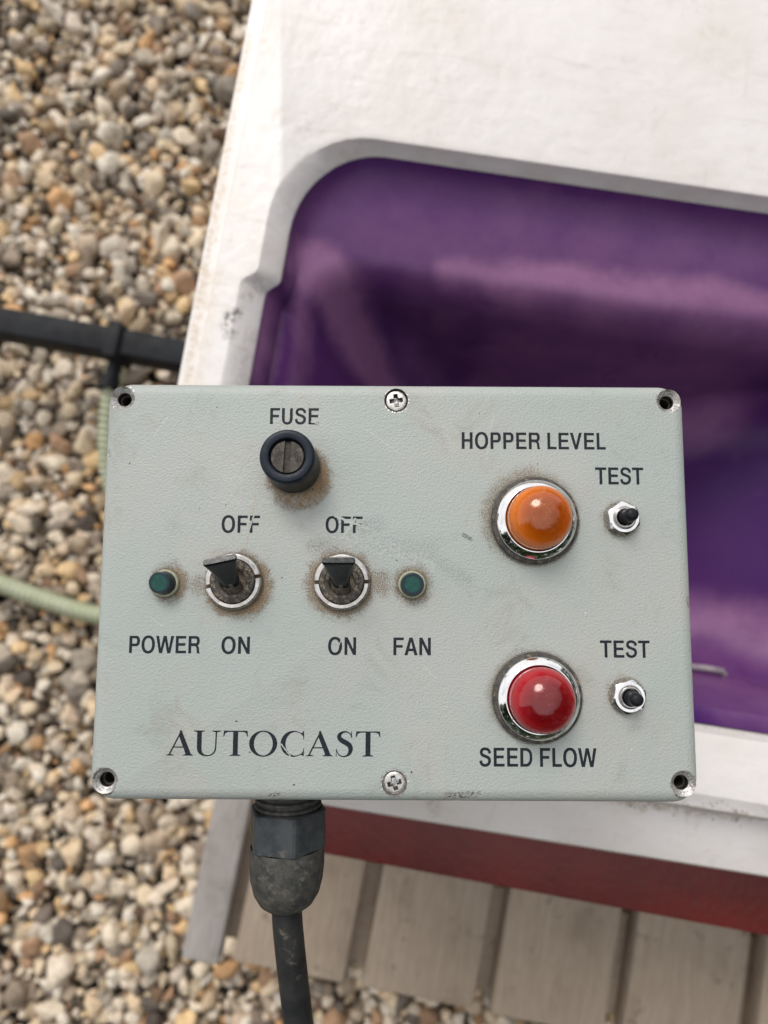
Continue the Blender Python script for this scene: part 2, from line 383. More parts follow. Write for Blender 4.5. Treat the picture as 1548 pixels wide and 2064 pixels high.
def lens_mat(name, c_in, c_edge, bloom, rough=.13, TR0=.36, TR1=.84):
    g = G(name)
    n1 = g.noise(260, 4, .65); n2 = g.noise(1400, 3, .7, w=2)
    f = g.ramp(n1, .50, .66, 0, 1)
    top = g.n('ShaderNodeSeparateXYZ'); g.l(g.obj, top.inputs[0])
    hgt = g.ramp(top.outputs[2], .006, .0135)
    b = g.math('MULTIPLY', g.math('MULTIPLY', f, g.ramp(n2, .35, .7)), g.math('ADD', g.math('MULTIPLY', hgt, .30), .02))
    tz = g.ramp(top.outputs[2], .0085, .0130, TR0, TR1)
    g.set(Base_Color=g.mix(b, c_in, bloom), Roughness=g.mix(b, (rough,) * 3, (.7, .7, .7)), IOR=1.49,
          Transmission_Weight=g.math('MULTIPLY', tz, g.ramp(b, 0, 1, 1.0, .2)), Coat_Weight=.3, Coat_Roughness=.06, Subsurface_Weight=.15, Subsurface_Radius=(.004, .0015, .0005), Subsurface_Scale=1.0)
    g.l(g.bump(g.math('ADD', n1, g.math('MULTIPLY', n2, .3)), .00012, .5), g.p.inputs['Normal'])
    return g.m
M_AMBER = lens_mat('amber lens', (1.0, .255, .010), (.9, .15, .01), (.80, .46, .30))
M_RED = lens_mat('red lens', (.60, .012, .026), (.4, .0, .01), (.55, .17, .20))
M_GREEN = simple('green lens', (.001, .022, .020), (.003, .060, .045), 350, .25, dust=(.03, .07, .06), dustamt=.05, bump=.00006, Transmission_Weight=.2, Coat_Weight=.25, Specular_IOR_Level=.22)

g = G('green lens'); sx_ = g.vec('LENGTH', g.vec('MULTIPLY', g.obj, (1, 1, 0)))
rr_ = g.ramp(sx_, .0020, .0026)
tn = g.mix(g.ramp(g.noise(900, 4, .7), .4, .7), (.001, .052, .044), (.003, .088, .070))
g.l(g.bump(g.noise(1500, 3, .6), .00004), g.p.inputs['Normal'])
M_GREEN = g.set(Base_Color=g.mix(rr_, tn, (.003, .018, .030)), Roughness=.22, Specular_IOR_Level=.35, Transmission_Weight=.12)

# ------------------------------------------------------------------ the ground
g = G('gravel ground')
vd = g.voro(55, rnd=1); vc = g.voro(55, out='Color'); s3 = g.n('ShaderNodeSeparateXYZ'); g.l(vc, s3.inputs[0])
cc = g.mix(g.ramp(s3.outputs[0], .2, .9), (.12, .085, .06), (.38, .31, .23))
cc = g.mix(g.ramp(vd, .35, .7), cc, (.018, .014, .011))
g.l(g.bump(vd, .01, -1.0), g.p.inputs['Normal'])
M_GROUND = g.set(Base_Color=cc, Roughness=.9)
V, F = [], []
nn = 24; S = 300.0
gx = [math.copysign(abs(t) ** 3, t) * S for t in np.linspace(-1, 1, nn)]
for y in gx:
    for x in gx: V.append((x, y, -0.014))
for j in range(nn - 1):
    for i in range(nn - 1): F.append((j * nn + i, j * nn + i + 1, (j + 1) * nn + i + 1, (j + 1) * nn + i))
tag(mesh('ground', V, F, M_GROUND), kind='structure')

# gravel: pebbles in one object
def ico(sub):
    bm = bmesh.new(); bmesh.ops.create_icosphere(bm, subdivisions=sub, radius=1)
    v = np.array([x.co[:] for x in bm.verts]); f = np.array([[q.index for q in p.verts] for p in bm.faces]); bm.free(); return v, f
PAL = np.array([(.66, .58, .48), (.74, .69, .62), (.50, .39, .27), (.46, .27, .13), (.56, .40, .22), (.30, .24, .19), (.20, .17, .15), (.36, .32, .28), (.26, .16, .10), (.42, .37, .32), (.60, .50, .37), (.34, .27, .21), (.15, .12, .105)])
PW = np.array([17, 14, 12, 6, 10, 9, 7, 10, 6, 10, 14, 8, 5.]); PW /= PW.sum()
HOP_A = R(-8.6)
def in_hopper(x, y):
    p = at(700, 1450, .12); dx, dy = x - p.x, y - p.y
    lx = dx * math.cos(-HOP_A) - dy * math.sin(-HOP_A); ly = dx * math.sin(-HOP_A) + dy * math.cos(-HOP_A)
    return lx > .06 and ly > .06
shapes = {}
for sub in (2, 3):
    v, f = ico(sub); L_ = []
    for k in range(14):
        w = v.copy(); off = rng.uniform(-50, 50, 3)
        for i in range(len(w)):
            n_ = mnoise.noise(Vector(v[i] * .9 + off)) * .50 + mnoise.noise(Vector(v[i] * 2.3 + off)) * .2
            w[i] = v[i] * (1 + n_)
        # flatten a few sides so pebbles are not balls
        for _ in range(6):
            d = rng.normal(size=3); d /= np.linalg.norm(d); h = rng.uniform(.5, .82)
            e = w @ d; w -= np.outer(np.clip(e - h, 0, None) * .8, d)
        L_.append(w)
    shapes[sub] = (L_, f)
lo = at(-260, 2350, 0); hi = at(1800, -260, 0)
AV, AF, AC = [], [], []; nv = 0
def add_pebble(x, y, z, a, sub, flat=True):
    global nv
    L_, f = shapes[sub]; w = L_[rng.integers(len(L_))]
    sx, sy, sz = a, a * rng.uniform(.58, .95), a * rng.uniform(.45, .72)
    w = w * np.array([sx, sy, sz])
    ang = rng.uniform(0, 2 * math.pi); t = rng.normal(0, .33, 2)
    Rz = np.array(Matrix.Rotation(ang, 3, 'Z') @ Matrix.Rotation(t[0], 3, 'X') @ Matrix.Rotation(t[1], 3, 'Y'))
    w = w @ Rz.T + np.array([x, y, z])
    AV.append(w); AF.append(f + nv); nv += len(w)
    c = PAL[rng.choice(len(PAL), p=PW)] * rng.uniform(.62, 2.0) * np.array([1.02, 1.0, .95])
    l_ = c.mean(); c = c / l_ * (1.30 * l_ ** 1.22); c = c * .88 + c.mean() * np.array([.14, .12, .095]); c = c * min(1.0, .80 / c.max()); AC.append(np.tile(np.append(np.clip(c, 0, .85), 1.0), (len(w), 1)))
for layer, (step, a0, z0) in enumerate(((.0108, .0062, -.009), (.0122, .0073, .000))):
    y = lo.y
    while y < hi.y:
        x = lo.x
        while x < hi.x:
            xx = x + rng.uniform(-.5, .5) * step; yy = y + rng.uniform(-.5, .5) * step
            x += step
            if in_hopper(xx, yy): continue
            vis = (xx < at(620, 0, 0).x)
            a = a0 * float(np.clip(rng.lognormal(-.02, .42), .40, 2.3))
            add_pebble(xx, yy, z0 + rng.uniform(-.003, .003) + (a - a0) * .25, a, 3 if (layer == 1 and vis) else 2)
        y += step
print('pebbles', len(AV), 'tris', sum(len(f) for f in AF)); AV = np.concatenate(AV); AF = np.concatenate(AF); AC = np.concatenate(AC)
me = bpy.data.meshes.new('gravel')
me.vertices.add(len(AV)); me.vertices.foreach_set('co', AV.astype(np.float32).ravel())
me.loops.add(AF.size); me.loops.foreach_set('vertex_index', AF.astype(np.int32).ravel())
me.polygons.add(len(AF)); me.polygons.foreach_set('loop_start', np.arange(0, AF.size, 3, dtype=np.int32))
me.polygons.foreach_set('use_smooth', np.ones(len(AF), bool))
me.update(calc_edges=True); me.validate()
ca = me.color_attributes.new('stone', 'FLOAT_COLOR', 'POINT'); ca.data.foreach_set('color', AC.astype(np.float32).ravel())
g = G('pebbles'); a_ = g.n('ShaderNodeAttribute'); a_.attribute_name = 'stone'
c_ = g.mix(g.ramp(g.noise(160, 4, .65), .38, .66, 0, .55), a_.outputs['Color'], g.vec('MULTIPLY', a_.outputs['Color'], (.55, .50, .44)))
c_ = g.mix(g.ramp(g.noise(700, 2, .6, w=4), .6, .7, 0, .5), c_, (.12, .09, .07))
g.l(g.bump(g.noise(500, 3, .6), .0006), g.p.inputs['Normal'])
me.materials.append(g.set(Base_Color=c_, Roughness=.62, Specular_IOR_Level=.3))
gr = bpy.data.objects.new('gravel', me); link(gr); tag(gr, 'loose flint shingle in cream, tan and brown covering the ground', 'gravel', kind='stuff')

# unseen hedge the chrome rings mirror, set close to block low sky
V, F = [], []; k = 0
for i in range(5200):
    a = rng.uniform(R(200), R(395)); r_ = 5.6 + 3.5 * max(0, (a - R(330))) + rng.normal(0, .4)
    top = 6.2 + 1.6 * mnoise.noise(Vector((a * 4, 3, 0))) + 1.2 * mnoise.noise(Vector((a * 13, 7, 0)))
    h = top * rng.uniform(0, 1) ** .7
    s = rng.uniform(.22, .5); c = Vector((math.cos(a) * r_, math.sin(a) * r_, h))
    d1 = Vector(rng.normal(size=3)).normalized() * s; d2 = Vector(rng.normal(size=3)).normalized() * s
    V += [c - d1, c + d2, c + d1, c - d2]; F.append((k, k + 1, k + 2, k + 3)); k += 4
M_UNSEEN_HEDGE = simple('unseen hedge leaves', (.030, .065, .018), (.055, .095, .030), .9, .6)
tag(mesh('unseen_hedge', V, F, M_UNSEEN_HEDGE, smooth=False), 'dark green hedge out of view, set close to block low sky, mirrored in the chrome rings', 'hedge', kind='stuff')

# ------------------------------------------------------------------ seed hopper
HZ = .362
hop = empty('seed_hopper', at(350, 770, HZ), HOP_A)
tag(hop, 'white plastic seed hopper with glossy purple inside, right behind the control box', 'hopper')
h_inv = (Matrix.Translation(hop.location) @ Matrix.Rotation(HOP_A, 4, 'Z')).inverted()
def hl(u, v, z): return h_inv @ at(u, v, z)
g = G('white polyethylene')
n1 = g.noise(14, 4, .6); n2 = g.noise(240, 4, .7, w=5)
c_ = g.mix(g.ramp(n1, .35, .7), (.77, .74, .735), (.71, .665, .63))
c_ = g.mix(g.math('MULTIPLY', g.ramp(g.noise(30, 5, .7, w=8), .5, .75), g.ramp(n2, .45, .65, 0, .55)), c_, (.50, .40, .29))
ao = g.n('ShaderNodeNewGeometry')
sk_ = g.vec('MULTIPLY', g.obj, (22, 150, 60)); c_ = g.mix(g.ramp(g.noise(1, 5, .65, vec=sk_, w=4, dist=.5), .54, .74, 0, .30), c_, (.50, .44, .38))
sk_ = g.vec('MULTIPLY', g.obj, (130, 25, 60)); c_ = g.mix(g.ramp(g.noise(1, 5, .7, vec=sk_, w=14, dist=.8), .60, .72, 0, .25), c_, (.42, .38, .35))
fl_ = g.vec('MULTIPLY', g.vec('ADD', g.obj, g.vec('SCALE', g.vec('SUBTRACT', g.noise(160, 3, .7, color=True), (.5, .5, .5)), .010)), (1, 1, 0))
def hz0(u, v): q_ = hl(u, v, HZ); return (q_.x, q_.y)
for a, b, w, k_, cc_ in (((455, 655), (470, 632), .0045, .85, (.06, .055, .05)), ((466, 668), (462, 680), .003, .6, (.12, .10, .09)), ((495, 590), (515, 566), .006, .4, (.25, .2, .17)), ((1290, 1628), (1560, 1662), .0055, .6, (.33, .24, .14)), ((1100, 1608), (1300, 1630), .004, .5, (.40, .30, .2)), ((412, 540), (372, 770), .0035, .6, (.50, .38, .24)), ((500, 60), (412, 540), .0035, .6, (.50, .38, .24)), ((430, 545), (392, 770), .009, .35, (.62, .50, .36)), ((500, 660), (478, 780), .006, .4, (.42, .34, .32)), ((880, 1634), (884, 1656), .006, .45, (.30, .25, .2))):
    ax, ay = hz0(*b)[0] - hz0(*a)[0], hz0(*b)[1] - hz0(*a)[1]; L2_ = ax * ax + ay * ay; a0_ = hz0(*a)
    t_ = g.math('DIVIDE', g.vec('DOT_PRODUCT', g.vec('SUBTRACT', fl_, (a0_[0], a0_[1], 0)), (ax, ay, 0)), L2_, clamp=True)
    cl_ = g.vec('ADD', g.vec('SCALE', (ax, ay, 0), t_), (a0_[0], a0_[1], 0))
    mk = g.math('MULTIPLY', g.ramp(g.vec('DISTANCE', fl_, cl_), w * .2, w, 1, 0), g.ramp(g.noise(420, 3, .7, w=a[0]), .4, .6, .15, 1))
    c_ = g.mix(g.math('MULTIPLY', mk, k_), c_, cc_)
    if a[0] in (1290, 1100): dotm = g.ramp(g.vec('DISTANCE', fl_, cl_), .004, .009, 1, 0); c_ = g.mix(g.math('MULTIPLY', g.math('LESS_THAN', g.voro(430), .22), g.math('MULTIPLY', dotm, g.ramp(g.noise(90, 2, .5, w=77), .5, .56))), c_, (.07, .05, .035))
g.l(g.bump(g.noise(90, 4, .55), .0007), g.p.inputs['Normal'])
M_WHITE = g.set(Base_Color=c_, Roughness=.42, Subsurface_Weight=.12, Subsurface_Radius=(.004, .003, .003), Subsurface_Scale=1.0)
def lseg(g, a, b, w, src, soft=.2):
    ax, ay = b[0] - a[0], b[1] - a[1]; L2 = ax * ax + ay * ay
    t = g.math('DIVIDE', g.vec('DOT_PRODUCT', g.vec('SUBTRACT', src, (a[0], a[1], 0)), (ax, ay, 0)), L2, clamp=True)
    cl = g.vec('ADD', g.vec('SCALE', (ax, ay, 0), t), (a[0], a[1], 0))
    return g.ramp(g.vec('DISTANCE', src, cl), w * soft, w, 1.0, 0.0)
g = G('purple gloss')
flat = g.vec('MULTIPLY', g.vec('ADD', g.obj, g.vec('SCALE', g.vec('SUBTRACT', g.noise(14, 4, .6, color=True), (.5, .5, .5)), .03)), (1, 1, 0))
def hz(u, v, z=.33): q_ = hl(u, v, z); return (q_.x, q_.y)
dust_sheen = g.math('ADD', g.ramp(g.noise(7, 3, .5, dist=.3), .35, .75, 0, .10), g.math('MULTIPLY', g.ramp(g.noise(55, 5, .7, w=3), .55, .72), .06))
for a, b, w, k_ in (((640, 560), (905, 790), .021, 1.0), ((600, 650), (1400, 700), .075, .16), ((840, 610), (1130, 720), .020, .28), ((1060, 655), (1600, 735), .032, .62), ((900, 556), (1560, 640), .013, .55), ((1420, 1232), (1760, 1290), .030, .65), ((1450, 1400), (1760, 1440), .03, .32), ((545, 560), (508, 790), .015, .95), ((610, 560), (595, 790), .008, .40), ((600, 480), (1700, 560), .05, .25)):  # pale bands: dust film plus sky sheen painted into the colour
    dust_sheen = g.math('ADD', dust_sheen, g.math('MULTIPLY', lseg(g, hz(*a), hz(*b), w, flat, .05), g.math('MULTIPLY', g.ramp(g.noise(40, 5, .65, w=a[0]), .25, .65, .55, 1), k_)))
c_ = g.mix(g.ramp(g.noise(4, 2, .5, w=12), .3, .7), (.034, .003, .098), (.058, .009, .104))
c_ = g.mix(g.math('MINIMUM', dust_sheen, .85), c_, (.33, .155, .30))
vv = g.voro(26); vcol = g.voro(26, out='Color'); s3 = g.n('ShaderNodeSeparateXYZ'); g.l(vcol, s3.inputs[0])
vw = g.math('ADD', vv, g.math('MULTIPLY', g.math('SUBTRACT', g.noise(160, 3, .6), .5), .22))
c_ = g.mix(g.math('MULTIPLY', g.math('LESS_THAN', vw, g.ramp(s3.outputs[0], .86, 1, 0, .10)), .35), c_, (.42, .25, .40))
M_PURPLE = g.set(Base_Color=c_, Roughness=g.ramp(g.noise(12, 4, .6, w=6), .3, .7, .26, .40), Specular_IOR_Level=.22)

p_left_out = hl(350, 770, HZ).x; p_left_in = hl(492, 770, HZ).x
y_front_in = hl(1475, 1473, HZ).y; y_front_out = hl(1420, 1636, HZ).y
y_back_in = hl(900, 310, HZ).y; y_back_out = y_back_in + .13
XR_in = p_left_in + .43; XR_out = XR_in + .04
skz = .338; y_sk = hl(948, 1671, skz).y
ri = .012
YK = hl(531, 576, HZ).y                      # where the moulded rim widens near the top left of the opening
def hloop(dx0, dx1, dy0, dy1, r, z, n=10, rtl=None, kink=0.0):
    P = rrect(dx0, dx1, dy0, dy1, r, z - HZ, n, rtl); k = 2 * (n + 1)
    P[k:k] = [(dx0, YK + d, z - HZ) for d in (.012, .0085, .006, .003, .001, -.001)]
    if kink:
        Q = []
        for x, y, zz in P:
            t = min(1, max(0, (y - YK) / .0085)); t = t * t * (3 - 2 * t) * min(1, max(0, 1 - (x - dx0) / .07)); Q.append((x + kink * t, y, zz))
        P = Q
    return P
xo, xi = p_left_out, p_left_in
sh = [hloop(xi, XR_in, y_front_in, y_back_in, ri, HZ - .009, 10, .050, .0068),
      hloop(xi - .0010, XR_in + .001, y_front_in - .001, y_back_in + .001, ri, HZ - .0075, 10, .051, .0068),
      hloop(xi - .0100, XR_in + .003, y_front_in - .003, y_back_in + .003, ri + .001, HZ - .0004, 10, .054, .0075),
      hloop(xi - .0115, XR_in + .006, y_front_in - .006, y_back_in + .006, ri + .003, HZ + .0004, 10, .056, .0080),
      hloop(xo + .0115, XR_out - .012, y_front_out + .008, y_back_out - .012, ri + .010, HZ + .0008),
      hloop(xo + .0100, XR_out - .010, y_front_out + .004, y_back_out - .010, ri + .012, HZ - .0012),
      hloop(xo + .0015, XR_out - .0015, y_front_out + .0012, y_back_out - .0015, ri + .018, HZ - .0020),
      hloop(xo, XR_out, y_front_out, y_back_out, ri + .020, HZ - .0050),
      hloop(xo + .0005, XR_out, y_front_out - .003, y_back_out, ri + .020, HZ - .012),
      hloop(xo + .004, XR_out, y_sk + .002, y_back_out, ri + .020, skz + .004),
      hloop(xo + .006, XR_out, y_sk, y_back_out, ri + .020, skz),
      hloop(xo + .012, XR_out - .008, y_sk + .010, y_back_out - .01, ri + .016, skz - .002),
      hloop(xo + .03, XR_out - .02, y_sk + .05, y_back_out - .04, ri + .016, .20)]
V, F = loft(sh)
mesh('shell', V, F, M_WHITE, hop, angle=26)
def px_ins(z, l, b, fr): return hl(l[0], l[1], z).x, hl(b[0], b[1], z).y, hl(fr[0], fr[1], z).y
lin = []
def addl(z, x0, y0, y1, xr, r): lin.append(hloop(x0, xr, y0, y1, r, z, 14, .050 if len(lin) < 3 else max(r, .040 - .004 * (len(lin) - 3)), max(0, .0070 - .0012 * len(lin))))
e = .0005
addl(HZ - .0078, xi + e, y_front_in + e, y_back_in - e, XR_in - e, ri)
addl(HZ - .0125, xi + .002, y_front_in + .002, y_back_in - .003, XR_in - .002, ri + .003)
addl(HZ - .018, xi + .007, y_front_in + .008, y_back_in - .020, XR_in - .006, ri + .006)
xl, yb, yf = px_ins(HZ - .024, (585, 700), (900, 562), (1475, 1450))
addl(HZ - .022, xl - .008, yf - .001, yb + .006, XR_in - .018, ri + .010)
addl(HZ - .026, xl, yf + .002, yb, XR_in - .024, ri + .013)
addl(HZ - .034, xl + .005, yf + .007, yb - .005, XR_in - .030, ri + .016)
xb, ybb, yfb = px_ins(.185, (900, 900), (1000, 850), (1475, 1250))
for t, bow in ((.15, 0), (.3, .002), (.5, .003), (.7, .003), (.85, .001), (.95, .0)):
    q = lambda a, b: a + (b - a) * t
    addl(q(HZ - .034, .195), q(xl + .005, xb - .02), q(yf + .007, yfb - .02), q(yb - .005, ybb + .02), q(XR_in - .03, XR_in - .16), ri + .016 + .022 * t)
addl(.188, xb - .012, yfb - .012, ybb + .012, XR_in - .17, .040)
addl(.184, xb + .010, yfb + .004, ybb - .006, XR_in - .185, .035)
addl(.182, xb + .05, yfb + .03, ybb - .03, XR_in - .2, .02)
V, F = loft(lin, cap1=True)
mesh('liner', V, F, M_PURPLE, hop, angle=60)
liner = [c for c in hop.children if c.name == 'liner'][0]
bpy.context.view_layer.update(); li = liner.matrix_world.inverted()
def on_liner(u, v):
    o_ = li @ Vector(CAM); d_ = (li @ at(u, v, .2) - o_).normalized(); ok, p_, n_, _ = liner.ray_cast(o_, d_)
    return (p_, n_ if n_.dot(d_) < 0 else -n_) if ok else (hl(u, v, .26), Vector((0, 0, 1)))
M_ROD = simple('pale rod', (.36, .31, .33), (.24, .20, .23), 90, .5)
(p0, n0), (p1, n1) = on_liner(1380, 1354), on_liner(1452, 1363)
V, F = tube([p0 + n0 * .0035, p0.lerp(p1, .5) + n0 * .0040, p1 + n1 * .0035, p1 + n1 * .001 + (p1 - p0).normalized() * .0022], .0021, 12)
mesh('rod', V, F, M_ROD, hop)
# burrs on the sawn front lip
V, F = [], []; k = 0
for i in range(150):
    u = rng.uniform(1400, 1640); q = hl(u, 1464 + (u - 1405) * .122, HZ); b0 = Vector((q.x, y_front_in - .0005 + rng.uniform(-.0008, .0004), .0006))
    d = Vector((rng.normal(0, .0010), abs(rng.normal(.0009, .0007)), rng.uniform(.0002, .0014)))
    w = Vector((.00018, .0001, 0)); V += [b0 - w, b0 + w, b0 + d]; F.append((k, k + 1, k + 2)); k += 3
tag(mesh('burr', V, F, M_WHITE, hop, smooth=False), kind='stuff')

# ------------------------------------------------------------------ red frame rail
g = G('red paint')
c_ = g.mix(g.ramp(g.noise(18, 4, .6), .35, .7), (.150, .014, .011), (.105, .011, .009))
c_ = g.mix(g.ramp(g.noise(110, 5, .75, w=7), .56, .70, 0, .6), c_, (.10, .035, .022))
g.l(g.bump(g.noise(200, 3, .6), .0005), g.p.inputs['Normal'])
M_REDP = g.set(Base_Color=c_, Roughness=.5)
RZ = .290
fr = empty('red_frame', at(600, 1660, RZ), HOP_A - R(1.2))
tag(fr, 'red painted steel frame rail running under the white hopper, scuffed', 'frame')
f_inv = (Matrix.Translation(fr.location) @ Matrix.Rotation(HOP_A - R(1.2), 4, 'Z')).inverted()
def fl(u, v, z): return f_inv @ at(u, v, z)
ylow = fl(655, 1722, RZ).y; yhi = fl(900, 1640, RZ).y; xs = fl(570, 1660, RZ).x
V, F = box(xs, xs + .62, ylow, yhi + .02, -.006, 0)
bevel(mesh('top_flange', V, F, M_REDP, fr), .0012)
V, F = box(xs, xs + .62, ylow + .0005, ylow + .006, -.055, -.0062)
bevel(mesh('web', V, F, M_REDP, fr), .0010)
V, F = box(xs + .02, xs + .055, ylow + .008, ylow + .043, -.290 + .125, -.0063)
bevel(mesh('leg', V, F, M_REDP, fr), .0015)
V, F = box(xs + .5, xs + .535, ylow + .008, ylow + .043, -.290 + .125, -.0063)
bevel(mesh('leg', V, F, M_REDP, fr), .0015)

# ------------------------------------------------------------------ weathered pallet under the machine
def wood(name, c1, c2):
    g = G(name); s = g.vec('MULTIPLY', g.obj, (30, 420, 120))
    f = g.noise(1, 5, .65, vec=s, dist=.3)
    c = g.mix(g.ramp(f, .3, .7), c1, c2)
    c = g.mix(g.ramp(g.noise(22, 4, .6, w=2), .52, .75, 0, .5), c, (c1[0] * .55, c1[1] * .5, c1[2] * .45))
    oi = g.n('ShaderNodeObjectInfo'); c = g.mix(g.math('MULTIPLY', oi.outputs['Random'], .55), c, g.mix(.5, c, (.20, .17, .14)))
    c = g.mix(g.ramp(g.noise(60, 5, .75, w=8), .6, .68, 0, .7), c, (.10, .08, .06))
    g.l(g.bump(f, .0012), g.p.inputs['Normal'])
    return g.set(Base_Color=c, Roughness=.8)
M_GREYW = wood('silvered wood', (.40, .37, .36), (.52, .49, .47)); M_TANW = wood('tan wood', (.36, .28, .21), (.46, .37, .29))
PZ = .125
pal = empty('pallet', at(420, 1680, PZ), HOP_A - R(2.0))
tag(pal, 'weathered wooden pallet on the gravel below the red frame', 'pallet')
p_inv = (Matrix.Translation(pal.location) @ Matrix.Rotation(HOP_A - R(2.0), 4, 'Z')).inverted()
def pl(u, v, z): return p_inv @ at(u, v, z)
xa = pl(430, 1620, PZ).x; xb_ = pl(497, 1660, PZ).x; ybot = pl(500, 1960, PZ).y
V, F = box(xa, xb_, ybot, .75, -.020, 0)
o = mesh('board', [(y, -x, z) for x, y, z in V], F, M_GREYW, pal); o.rotation_euler = (0, 0, R(90)); bevel(o, .002)
x = xb_ + .012; 
for i in range(5):
    V, F = box(x, x + .098, ybot + .004, .75, -.024, -.003 - .001 * (i % 2))
    o = mesh('board', [(y, -a, z) for a, y, z in V], F, M_TANW, pal); o.rotation_euler = (0, 0, R(90)); bevel(o, .002); x += .098 + .016
for yy in (ybot + .01, .33, .63):
    V, F = box(xa + .004, x - .02, yy, yy + .09, -.119, -.025)
    bevel(mesh('bearer', V, F, M_TANW, pal), .002)

# ------------------------------------------------------------------ black bar and pale green hose
TZ = .085
bar = empty('black_bar', at(240, 700, TZ))
tag(bar, 'black square bar crossing above the gravel to the hopper, with a hose clamp', 'bar')
a = at(-420, 578, TZ); b = at(470, 738, TZ); d = (b - a); L0 = d.length; ang = math.atan2(d.y, d.x)
M_BAR = simple('black coated steel', (.007, .008, .011), (.012, .014, .018), 30, .6, dust=(.05, .045, .04), dustamt=.15, bump=.0003, Specular_IOR_Level=.22)
bar.rotation_euler = (0, 0, ang); x0 = -(bar.location - a).length; x1 = (b - bar.location).length
mid = (a - bar.location) - Vector((math.cos(ang), math.sin(ang), 0)) * (a - bar.location).dot(Vector((math.cos(ang), math.sin(ang), 0)))
off = mid.dot(Vector((-math.sin(ang), math.cos(ang), 0)))
V, F = box(x0, x1, off - .0135, off + .0135, -.014, .013)
bevel(mesh('tube', V, F, M_BAR, bar), .0022, 3)
V, F = box(-.007, .008, off - .019, off + .018, -.019, .018)
bevel(mesh('clamp', V, F, M_BAR, bar), .003, 3)
V, F = lathe([(.0, 0), (.007, 0), (.007, .018), (.0095, .018), (.0095, .030), (.006, .030)], 24)
o = mesh('spigot', V, F, M_BAR, bar, (0, off - .016, -.002)); o.rotation_euler = (R(90), 0, R(-6))
hz = .070
P = [at(*p) for p in ((234, 738, .078), (227, 790, .072), (218, 860, .060), (222, 960, .045), (262, 1080, .035), (300, 1180, .030), (270, 1242, .028), (200, 1240, .028), (130, 1222, .028), (60, 1198, .028), (0, 1176, .028), (-80, 1150, .026), (-220, 1120, .024))]
P = resample(crom(P, 14), .0017)
V, F = tube(P, lambda i: .0105 if i % 4 in (0, 1) else .0078, 20)
M_HOSE = simple('sage hose', (.42, .46, .31), (.48, .51, .37), 40, .6, dust=(.36, .33, .24), dustamt=.15)
hose = mesh('corrugated_hose', V, F, M_HOSE, angle=80)
tag(hose, 'pale green corrugated hose hanging from the black bar and curling left', 'hose')

# ------------------------------------------------------------------ the control box
boxe = empty('control_box', (0, 0, BOX_Z))
tag(boxe, 'sage green metal control box with toggle switches, amber and red lamps', 'control box')
E = .012 * MM
rl = [(0.0, -9.0), (0.0, -3.2), (.12, -2.4), (.5, -1.6), (1.1, -.95), (1.9, -.45), (2.8, -.14), (3.8, 0.0)]
loops = [rrect(-(LX - i) * MM, (LX - i) * MM, -(LY - i) * MM, (LY - i) * MM, (7.2 - i * .6) * MM, z * MM, 14) for i, z in rl]
V, F = loft(loops, cap0=True, cap1=True)
lid = mesh('lid', V, F, M_PAINT, boxe, angle=60)
cut = []
for x, y in HOLES:
    V, F = lathe(mmv([(0, -7), (2.15, -7), (2.15, -1.25), (3.55, .02), (3.9, .5), (0, .5)]), 40); cut.append(mesh('c', V, F, M_PAINT, None, (x * MM, y * MM, BOX_Z)))
for x, y in SCREWS:
    V, F = lathe(mmv([(0, -1.5), (3.35, -1.5), (3.65, .5), (0, .5)]), 40); cut.append(mesh('c', V, F, M_PAINT, None, (x * MM, y * MM, BOX_Z)))
boolean(lid, cut)
loops = [rrect(-(LX - i) * MM, (LX - i) * MM, -(LY - i) * MM, (LY - i) * MM, 6 * MM, z * MM, 8) for i, z in ((1.0, -9.05), (.6, -9.6), (.7, -20), (1.2, -54), (3.2, -56))]
V, F = loft(loops, cap0=True, cap1=True)
mesh('enclosure_body', V, F, M_BODY, boxe)
for i, (x, y) in enumerate(HOLES):
    V, F = lathe(mmv([(3.58, .005), (3.3, -.22), (2.7, -.78), (2.17, -1.24), (2.10, -1.30), (2.08, -1.6)]), 40)
    o = mesh('mounting_hole', V, F, M_BARE, boxe, (x * MM, y * MM, .00002))
    V, F = lathe(mmv([(2.09, -1.6), (2.06, -3.2), (1.6, -3.3), (1.55, -6.8), (0, -6.85)]), 32)
    mesh('bore', V, F, M_DARKHOLE, o)
for i, (x, y) in enumerate(SCREWS):
    V, F = lathe(mmv([(0, -.22), (2.2, -.25), (2.8, -.32), (3.02, -.48), (3.05, -.8), (3.05, -2.0), (0, -2.0)]), 48)
    s = mesh('lid_screw', V, F, M_STEEL, boxe, (x * MM, y * MM, 0))
    cs = []
    for k in range(2):
        w, l = (1.45, 4.7); hw, hL = w / 2 * MM, l / 2 * MM; bz = -1.9 * MM; tz = .3 * MM
        V = [(-hL * .45, -hw * .7, bz), (hL * .45, -hw * .7, bz), (hL * .45, hw * .7, bz), (-hL * .45, hw * .7, bz), (-hL, -hw, tz), (hL, -hw, tz), (hL, hw, tz), (-hL, hw, tz)]
        F = [(0, 3, 2, 1), (4, 5, 6, 7), (0, 1, 5, 4), (1, 2, 6, 5), (2, 3, 7, 6), (3, 0, 4, 7)]
        c = mesh('c', V, F, M_SLOT, None, (x * MM, y * MM, BOX_Z)); c.rotation_euler = (0, 0, R((8, 15)[i] + 90 * k)); cs.append(c)
    bpy.context.view_layer.update()
    boolean(s, cs)
    V, F = lathe(mmv([(0, -1.52), (1.5, -1.50)]), 24); mesh('screw_recess', V, F, M_DARKHOLE, s)
    V, F = lathe(mmv([(3.60, .0), (3.33, -1.3), (3.3, -1.45), (2.9, -1.47)]), 40); mesh('countersink', V, F, M_RUBBER if i == 0 else M_BARE, s)

